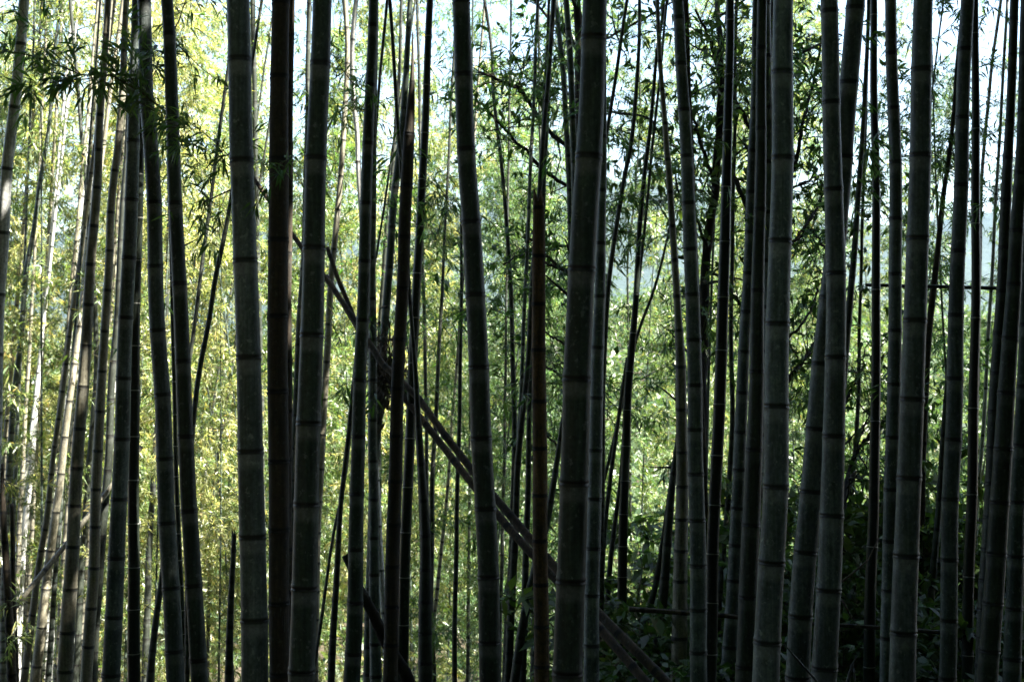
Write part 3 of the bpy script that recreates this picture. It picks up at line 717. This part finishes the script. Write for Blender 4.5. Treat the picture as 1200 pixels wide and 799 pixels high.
def spray(parent_label, d, lines, mat=None, k=6, L=(.05, .11), name='branch'):
    """lines: (pixel points, width px, side twigs)"""
    par = BY[parent_label]
    for pts, w, nt_ in lines:
        g = Geo()
        p3 = np.array([tuple(P(x, y, d + .12 * math.sin(i * 1.7))) for i, (x, y) in enumerate(pts)])
        n = len(p3)
        g.tube(p3, [w / 2 / F * d * (1 - .7 * i / (n - 1)) for i in range(n)], 5, 0, False)
        cs = []; ds = []
        for q in range(nt_):
            t = (q + .7) / nt_ * (n - 1); i = min(int(t), n - 2); f = min(1, t - i)
            p = p3[i] * (1 - f) + p3[i + 1] * f
            dr = p3[i + 1] - p3[i]; dr /= np.linalg.norm(dr) + 1e-9
            td = dr + RNG.normal(size=3) * .7; td /= np.linalg.norm(td)
            e = p + td * RNG.uniform(.06, .24) + np.array([0, 0, -.02])
            g.tube(np.array([p, (p + e) / 2, e]), [.0018, .0014, .001], 3, 0, False)
            for s_ in (.5, 1.0): cs.append(p + (e - p) * s_); ds.append(td)
        if cs:
            c, dd, LL, WW = leaf_clusters(cs, ds, k, L[0], L[1], .14)
            g.leaves(c, dd, LL, WW, 1)
        child(g, par, name, [TWIG, mat or LD])

BLUE = 'blue-grey bamboo culm leaning left at its top, right of the bowed culm'
BIG1 = 'thick blue-grey bamboo culm first of the big ones from the left'
spray(BLUE, 7.9, [([(203,142),(193,130),(165,108),(130,88),(95,88),(60,72),(20,62),(-15,60)], 3, 40),
                  ([(130,88),(100,93),(60,97),(25,103)], 2, 16), ([(95,88),(60,50),(35,30)], 1.5, 8),
                  ([(165,108),(150,70),(142,40)], 1.5, 6), ([(170,110),(180,80),(184,50)], 1.2, 7)], L=(.07, .14))
spray(BLUE, 7.8, [([(201,40),(210,24),(219,-4)], 2.4, 3), ([(205,50),(238,82),(272,106)], 1.5, 3), ([(160,118),(180,130),(196,140)], 1.5, 5)])
spray(BLUE, 7.6, [([(214,289),(222,285),(231,280)], 3, 0), ([(214,263),(222,260),(232,257)], 1, 0)], name='twig_stub')
spray(BIG1, 6.3, [([(272,222),(262,226),(250,232),(240,236),(230,248)], 2.6, 5), ([(247,233),(245,245)], 1.2, 3)], L=(.05, .10))
spray(BIG1, 6.4, [([(280,196),(258,172),(235,152),(214,150)], 1.4, 13), ([(262,176),(245,190),(228,196)], 1.2, 6)], L=(.05, .10))
spray('grey-green bamboo culm left of the pair with matching rings', 8.7, [([(434,112),(412,96),(397,76),(388,58)], 1.8, 12), ([(430,130),(412,126),(398,135)], 1.4, 7)])
spray('slender black bamboo standing right of the brown shoot', 9.6, [([(494,222),(507,214),(520,226),(528,246)], 1.8, 14), ([(490,230),(500,260),(512,280)], 1.4, 9), ([(492,268),(478,250),(470,230)], 1.2, 6)], LG)
spray('thick mossy grey bamboo culm right of the brown-black one', 6.0, [([(359,178),(348,183),(336,188),(322,193)], 1.2, 2), ([(345,182),(330,192),(318,205)], 1, 2)], L=(.06, .1))
spray('glossy black bamboo with crisp white rings', 8.8, [([(850,155),(838,163),(826,166)], 1, 1), ([(848,92),(862,80),(880,76)], 1.2, 8), ([(846,255),(858,246),(870,250)], 1, 3)], LG)
spray('leaning grey bamboo crossing behind the upright grey one', 7.4, [([(1002,150),(1010,160),(1016,178)], 1, 5), ([(986,245),(996,236),(1008,232)], 1, 4)], LG, L=(.06, .12))
spray('brown weathered bamboo stem at bottom left before the white one', 10.5, [([(8,700),(14,712),(26,716)], 1.5, 7), ([(4,740),(14,748),(24,752)], 1.2, 5), ([(3,560),(12,566),(24,575)], 1.2, 6)], LY)
spray('dark leaning bamboo second from the right edge', 9.1, [([(1184,75),(1178,70),(1170,82)], 1, 3), ([(1176,230),(1166,236),(1158,246)], 1, 3)], LD)

g = Geo(); c0 = np.array(tuple(P(452, 432, 11.3)))
for _ in range(26):
    g.tube(curve_pts(c0 + RNG.normal(size=3) * .05, RNG.normal(size=3) + np.array([0, 0, -.5]), RNG.uniform(.15, .4), 4, .6, .3), np.linspace(.006, .0015, 5), 4, 0)
cc = c0 + RNG.normal(size=(420, 3)) * np.array([.07, .07, .17])
g.leaves(cc, RNG.normal(size=cc.shape) + np.array([0, 0, -1.2]), RNG.uniform(.07, .16, 420), RNG.uniform(.012, .028, 420), 0)
tag(g.build('leaf_debris', [WOOD], None, False), 'dark tangle of dead leaves and rootlets snagged where the fallen poles meet', 'dead leaves')

par = BY['thick brown-black bamboo culm with a torn sheath near its foot']
g = Geo()
for k in range(7):
    a_ = P(321 + k * 1.7, 760 - k % 3 * 5, par['_d'] - .075); b_ = P(319 + k * 2.4, 722 - (k * 7) % 17, par['_d'] - .10)
    g.tube(np.array([tuple(a_), tuple((a_ + b_) / 2), tuple(b_)]), [.005, .004, .0006], 4, 0)
child(g, par, 'torn_sheath', [CM['tan']])

# automatic leafy twigs on the slender culms
for o in list(BY.values()):
    if o.get('category') != 'bamboo' or '_d' not in o: continue
    d = o['_d']
    if d < 9.3 or d > 16.5: continue
    me = o.data; n = len(me.vertices); a = np.empty(n * 3, dtype=np.float32); me.vertices.foreach_get('co', a)
    a = a.reshape(-1, 3) + np.array(o.location)
    vis = a[(a[:, 2] > CZ - .05 * d) & (a[:, 2] < CZ + .27 * d)]
    if len(vis) < 30: continue
    rr = random.Random(int(abs(o.location.x) * 1000))
    for _ in range(rr.choice((1, 2, 3, 3)) if d > 11.2 else rr.choice((0, 1, 2))):
        p = vis[rr.randrange(len(vis))]
        g = Geo()
        a_ = rr.uniform(0, 2 * PI)
        leafy_branch(g, p, (math.cos(a_), math.sin(a_) * .6, rr.uniform(.2, .8)), rr.uniform(.6, 1.4), rr.randint(2, 9), k=3, r=.004,
                     L0=.08, L1=.16)
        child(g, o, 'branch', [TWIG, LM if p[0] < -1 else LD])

# ------------------------------------------------------------------ dark branching trees
def tree(label, trunk, tw, limbs, d, nleaf=10):
    root = bpy.data.objects.new('broadleaf_tree', None); COL.objects.link(root)
    b = P(trunk[-1][0], trunk[-1][1], d)
    root.location = (b.x, d, ground_z(b.x, d)); loc = np.array(root.location)
    tag(root, label, 'tree', 'dark branching trees between the culms')
    def fine(pts):
        ys = np.arange(len(pts)); t = np.linspace(0, len(pts) - 1, len(pts) * 5)
        return [(hermite(list(ys), [p[0] for p in pts], q), hermite(list(ys), [p[1] for p in pts], q)) for q in t]
    def mk(pts, w0, w1, name, parent_, depth, kink=.9):
        f = fine(pts); n = len(f)
        p3 = [np.array(tuple(P(x, y, depth + .35 * math.sin(i * .21 + x * .01)))) + RNG.normal(size=3) * .006 for i, (x, y) in enumerate(f)]
        g = Geo()
        rad = [(w0 + (w1 - w0) * i / (n - 1)) / 2 / F * depth * RNG.uniform(.92, 1.1) for i in range(n)]
        g.tube(np.array(p3) - loc, rad, 10)
        # rough side twigs
        for _ in range(max(3, n // 2)):
            i = RNG.integers(1, n - 1)
            q = curve_pts(p3[i] - loc, RNG.normal(size=3) + np.array([0, 0, .4]), RNG.uniform(.2, .85), 4, .3, .28)
            g.tube(q, np.linspace(rad[i] * .4, .0015, 5), 4, 0, False)
        o = g.build(name, BARK, parent_); return p3
    base = trunk + [(trunk[-1][0] + 2, 399.5 + (CZ - root.location.z + .3) / d * F)]
    mk(base, tw[0], tw[1], 'trunk', root, d)
    g = Geo(); cs = []
    for pts, w in limbs:
        p3 = mk(pts, w, w * .5, 'branch', root, d - .2)
        for q in p3[len(p3) // 3:]:
            for _ in range(nleaf // 4 + 1): cs.append(q + RNG.normal(size=3) * np.array([.3, .3, .22]))
    cs = np.array(cs)
    c, dd, LL, WW = leaf_clusters(cs - loc, RNG.normal(size=cs.shape), 4, .06, .13, .32, .9, .3)
    g.leaves(c, dd, LL, WW, 0)
    g.build('foliage', [LB], root, False)
    return root

tree('dark branching tree right of the white-ringed black bamboo, trunk forking near the top',
     [(838,-40),(842,20),(845,80),(843,150),(838,220),(829,290),(824,400),(822,520)], (5, 15),
     [([(838,215),(822,172),(812,140),(800,118)], 5), ([(845,92),(830,45),(815,12)], 5.5), ([(838,60),(850,98),(878,148),(902,178)], 8),
      ([(843,160),(862,210),(880,255),(900,292)], 7), ([(826,330),(850,335),(872,362),(890,372)], 4), ([(845,80),(868,70),(886,85),(905,82)], 3.5),
      ([(842,20),(866,5),(885,-15)], 4), ([(829,290),(812,250),(800,240),(790,205)], 4)], 12.8, 12)
tree('dark branching tree hidden by the thickest culm, bare limbs reaching left across the sky',
     [(676,-30),(678,60),(680,170),(684,300),(686,450)], (8, 17),
     [([(682,185),(650,160),(632,140),(612,108),(590,96),(560,84)], 6), ([(682,130),(662,108),(630,98),(612,85),(600,62)], 3.5),
      ([(684,70),(662,38),(645,22),(625,0)], 5), ([(684,225),(655,212),(628,190),(600,160),(580,140),(563,120)], 5),
      ([(684,335),(660,317),(640,300),(630,285),(612,278)], 5), ([(665,318),(640,308),(622,298),(606,301),(590,310)], 3.5),
      ([(684,292),(655,288),(640,286),(615,292)], 3), ([(684,470),(660,445),(647,433),(630,430)], 4), ([(684,545),(658,529),(648,516),(625,505)], 4),
      ([(684,410),(655,400),(638,388),(612,372)], 3.5),
      ([(684,60),(710,45),(750,24),(788,3)], 4), ([(684,150),(712,133),(757,138),(775,158),(800,182)], 3.5), ([(684,20),(712,15),(728,55),(742,84)], 2.5)], 13.2, 7)
tree('dark crooked tree between the thick pale-grey culm and the crossing pair',
     [(908,-30),(906,100),(903,250),(900,400),(898,560)], (7, 18),
     [([(902,310),(927,287),(946,262),(958,243),(972,210)], 5), ([(905,90),(930,69),(960,52),(985,40)], 4.5), ([(903,260),(930,196),(940,150),(950,108),(962,52)], 5.5),
      ([(903,240),(928,222),(950,210),(975,200)], 4), ([(934,280),(950,270),(962,285),(980,310)], 4), ([(901,420),(928,392),(945,372),(955,352),(960,330)], 4),
      ([(899,465),(924,443),(940,424),(956,400)], 8), ([(905,130),(922,140),(940,142),(960,120)], 3)], 12.4, 10)
tree('low crooked tree leaning in the gap left of the narrow straight black bamboo',
     [(1050,470),(1040,490),(1022,508),(1006,525),(996,548),(990,580),(986,640)], (4, 7),
     [([(1006,525),(1012,500),(1024,480),(1036,462)], 3), ([(992,520),(1003,508),(1020,492)], 2.5), ([(990,470),(1003,445),(1012,422),(1016,395)], 2.5), ([(996,560),(1010,560),(1025,552),(1040,556)], 2)], 12.1, 5)
culm('dark stem leaning left under the tan bamboo, upper one', [(801,440),(797,490),(789,560),(783,620),(777,700),(768,799)], [(520,6),(620,10),(799,13)], None, 'dark', d=11.3, top=440, sp=50)
culm('dark stem leaning left under the tan bamboo, outer one', [(797,490),(787,560),(777,630),(767,690),(753,745),(740,799)], [(560,4),(640,6),(799,9)], None, 'dark', d=11.8, top=490, sp=50)

# ------------------------------------------------------------------ undergrowth
def make_shrub(seed, hgt, rad, mat):
    rr = random.Random(seed)
    e = bpy.data.objects.new('shrub', None); COL.objects.link(e)
    gs = Geo(); gl = Geo(); cs = []; ds = []
    for _ in range(9):
        a = rr.uniform(0, 6.28)
        p = curve_pts((rr.uniform(-.1, .1), rr.uniform(-.1, .1), -.1), (math.cos(a) * .5, math.sin(a) * .5, 1), hgt * rr.uniform(.7, 1.15), 8, .35, .16)
        gs.tube(p, np.linspace(.009, .002, 9), 5, 0, False)
        for i in range(2, 9):
            for _ in range(5):
                a = rr.uniform(0, 6.28); dr = np.array([math.cos(a), math.sin(a), .2])
                q = p[i] + dr * rad * rr.uniform(.1, .55)
                gs.tube(np.array([p[i], (p[i] + q) / 2 + [0, 0, .03], q]), [.003, .002, .001], 3, 0, False)
                for s_ in (.6, 1): cs.append(p[i] + (q - p[i]) * s_); ds.append(dr)
    c, d, LL, WW = leaf_clusters(cs, ds, 4, .06, .12, .42, .8, .2)
    gl.leaves(c, d, LL, WW, 0, .15)
    gs.build('stem', TWIG, e); gl.build('foliage', [mat], e, False)
    return e
SH = [make_shrub(1, 1.3, .7, LB), make_shrub(2, .9, .6, LB), make_shrub(3, 1.7, .6, LB)]
for s_ in SH: first[id(s_)] = True
def shrub(px, d, i, s, label, group):
    x = (px - 600) / F * d
    o = put(SH[i], x, d, random.uniform(0, 6), s, label, group); o['category'] = 'shrub'; return o
shrub(752, 13.6, 2, 1.25, 'dark round-leaved shrub in the gap right of the forked black bamboo', 'dark shrubs under the grove')
shrub(1098, 12.6, 2, 1.3, 'leafy shrub climbing beside the foot of the straight light grey bamboo', 'dark shrubs under the grove')
shrub(1168, 12.4, 2, 1.35, 'tall leafy shrub between the straight black bamboo and the leaning dark one', 'dark shrubs under the grove')
for i in range(22):
    px = 700 + 520 * (i + random.random()) / 22
    shrub(px, random.uniform(9.6, 14.5), random.choice((0, 1)), random.uniform(.8, 1.15), 'low dark shrub of the undergrowth along the foot of the right-hand culms', 'low dark undergrowth shrubs')
for i in range(15):
    px = 735 + 470 * (i + random.random()) / 15
    shrub(px, random.uniform(11.5, 15), 2, random.uniform(1.0, 1.6), 'tall dark leafy shrub filling a gap between the foot of the right-hand culms', 'tall dark undergrowth shrubs at the right')
for i in range(9):
    px = 240 + 420 * (i + random.random()) / 9
    shrub(px, random.uniform(15, 20), random.choice((0, 1, 2)), random.uniform(1, 1.5), 'green shrub on the sunlit slope behind the fallen poles', 'green shrubs on the slope')

def undergrowth():
    g = Geo(); n = 60000
    y = 7 + 33 * RNG.random(n) ** 1.3
    x = RNG.uniform(-.45, .45, n) * y
    z = np.array([ground_z(a, b) for a, b in zip(x, y)]) + RNG.uniform(0, .35, n) ** 1.2
    d = RNG.normal(size=(n, 3)) + np.array([0, 0, .7])
    g.leaves(np.stack([x, y, z], 1), d, RNG.uniform(.10, .24, n), RNG.uniform(.025, .07, n), 0)
    o = g.build('undergrowth', [LB], None, False)
    tag(o, 'low leafy ground cover on the slope below the culms', 'ground cover', kind='stuff')
undergrowth()

# ------------------------------------------------------------------ far wooded hillside
def far_woods():
    g = Geo()
    cs = []
    for _ in range(900):
        d = 55 + 190 * random.random() ** .9
        px = random.uniform(-250, 1450)
        x = (px - 600) / F * d
        z = ground_z(x, d)
        R = random.uniform(2.0, 4.2)
        n = int(150 * (R / 3) ** 2)
        v = RNG.normal(size=(n, 3)); v /= np.linalg.norm(v, axis=1)[:, None]
        v *= RNG.uniform(.75, 1.05, (n, 1))
        v[:, 2] = np.abs(v[:, 2]) * 1.3 - .2
        c = np.array([x, d, z + R * .5]) + v * R
        g.leaves(c, v * np.array([1, 1, .5]) + RNG.normal(size=(n, 3)) * .6, RNG.uniform(.5, 1.1, n), RNG.uniform(.25, .5, n), 0)
    o = g.build('hillside_woods', [LFAR], None, False)
    tag(o, 'green wooded hillside across the valley', 'woods', kind='stuff')
far_woods()

# ------------------------------------------------------------------ unseen canopy and leaf wall, shaped to control the grove's light
def canopy():
    g = Geo()
    n = 205000
    x = RNG.uniform(-16, 34, n); y = RNG.uniform(-16, 18.5, n)
    z = RNG.uniform(8.2, 12.5, n)
    # thin out on the left so sun dapples reach the left culms
    dens = np.where(x < -2.0, .8, 1.0) * np.where(y > 9.5, .6, 1.0)
    clump = np.sin(x * 1.9 + 1) * np.sin(y * 2.3 + .5) + np.sin(x * .9 - y * 1.1)
    hole = np.exp(-(((x - 3.0) / 1.6) ** 2 + ((y - 7.9) / 1.4) ** 2)) + np.exp(-(((x - .8) / 1.6) ** 2 + ((y - 9.3) / 1.5) ** 2))
    dens = dens * (1 - .82 * np.clip(hole, 0, 1))
    dens = dens * np.where((y < 1.8) & (y > -3.8) & (np.abs(x) < 5.5), .05, 1)  # opening left above the camera to light the culm fronts
    dens = dens * (y < 11 + 5.5 * np.clip((x - 3.5) / 3, 0, 1))
    keep = RNG.random(n) < dens * np.clip(1 + .15 * clump, .88, 1)
    c = np.stack([x, y, z], 1)[keep]
    d = RNG.normal(size=c.shape) * np.array([1, 1, .4]) + np.array([0, 0, -.2])
    m = len(c)
    g.leaves(c, d, RNG.uniform(.45, .85, m), RNG.uniform(.22, .34, m), 0)
    # leaf wall added behind the viewer and at both sides to cut light
    n = 120000
    a = RNG.uniform(math.radians(42), math.radians(318), n); r = RNG.uniform(9, 15, n)
    c = np.stack([np.sin(a) * r * 1.4, np.cos(a) * r, RNG.uniform(-3, 9.5, n)], 1)
    g.leaves(c, RNG.normal(size=c.shape) + np.array([0, 0, -.5]), RNG.uniform(.4, .9, n), RNG.uniform(.2, .35, n), 0)
    o = g.build('shade_canopy', [LD], None, False)
    tag(o, 'unseen bamboo leaf canopy and leaf wall shaped to shade the grove from above and behind', 'foliage', kind='stuff')
canopy()

# ------------------------------------------------------------------ air
def haze():
    m, nt, out = newmat('haze_air')
    v = nt.nodes.new('ShaderNodeVolumePrincipled')
    v.inputs['Color'].default_value = (.50, .74, 1.0, 1); v.inputs['Density'].default_value = HAZE
    v.inputs['Anisotropy'].default_value = .2
    nt.links.new(v.outputs[0], out.inputs['Volume'])
    x, y, z0, z1 = 3600, 3600, -40, 290
    V = [(-x, -y, z0), (x, -y, z0), (x, y, z0), (-x, y, z0), (-x, -y, z1), (x, -y, z1), (x, y, z1), (-x, y, z1)]
    Fq = [(0, 3, 2, 1), (4, 5, 6, 7), (0, 1, 5, 4), (1, 2, 6, 5), (2, 3, 7, 6), (3, 0, 4, 7)]
    tag(mesh_np('haze', V, Fq, m, smooth_=False), 'thin bluish haze in the air', 'haze', kind='stuff')
HAZE = .00006
haze()

# ------------------------------------------------------------------ light, camera
to_sun = Vector((0.50, -0.16, 0.82)).normalized()
elev = math.asin(to_sun.z); azim = math.atan2(to_sun.x, to_sun.y)
sun = bpy.data.lights.new('sun', 'SUN'); sun.energy = 5.0; sun.angle = math.radians(.5); sun.color = (1, .95, .86)
so = bpy.data.objects.new('sun', sun); COL.objects.link(so)
so.rotation_euler = to_sun.to_track_quat('Z', 'Y').to_euler()
w = bpy.data.worlds.new('World'); SC.world = w; w.use_nodes = True
nt = w.node_tree; nt.nodes.clear()
sky = nt.nodes.new('ShaderNodeTexSky'); sky.sky_type = 'NISHITA'; sky.sun_disc = False
sky.sun_elevation = elev; sky.sun_rotation = azim; sky.air_density = 1.0; sky.dust_density = 2.0
bg = nt.nodes.new('ShaderNodeBackground'); bg.inputs[1].default_value = 0.05
ow = nt.nodes.new('ShaderNodeOutputWorld')
nt.links.new(sky.outputs[0], bg.inputs[0]); nt.links.new(bg.outputs[0], ow.inputs[0])

cam = bpy.data.cameras.new('camera'); co = bpy.data.objects.new('camera', cam); COL.objects.link(co)
co.location = (0, 0, CZ); co.rotation_euler = (PI / 2, 0, 0)
cam.sensor_width = 36; cam.lens = 36 * F / 1200; cam.clip_end = 9000; cam.clip_start = .05
cam.dof.use_dof = True; cam.dof.focus_distance = 7.5; cam.dof.aperture_fstop = 5.6
SC.camera = co
SC.view_settings.view_transform = 'Standard'; SC.view_settings.look = 'None'
SC.view_settings.gamma = 1; SC.view_settings.exposure = 3.5
SC.render.engine = 'CYCLES'
SC.cycles.max_bounces = 6; SC.cycles.diffuse_bounces = 3; SC.cycles.glossy_bounces = 2; SC.cycles.transmission_bounces = 4
SC.cycles.use_denoising = True
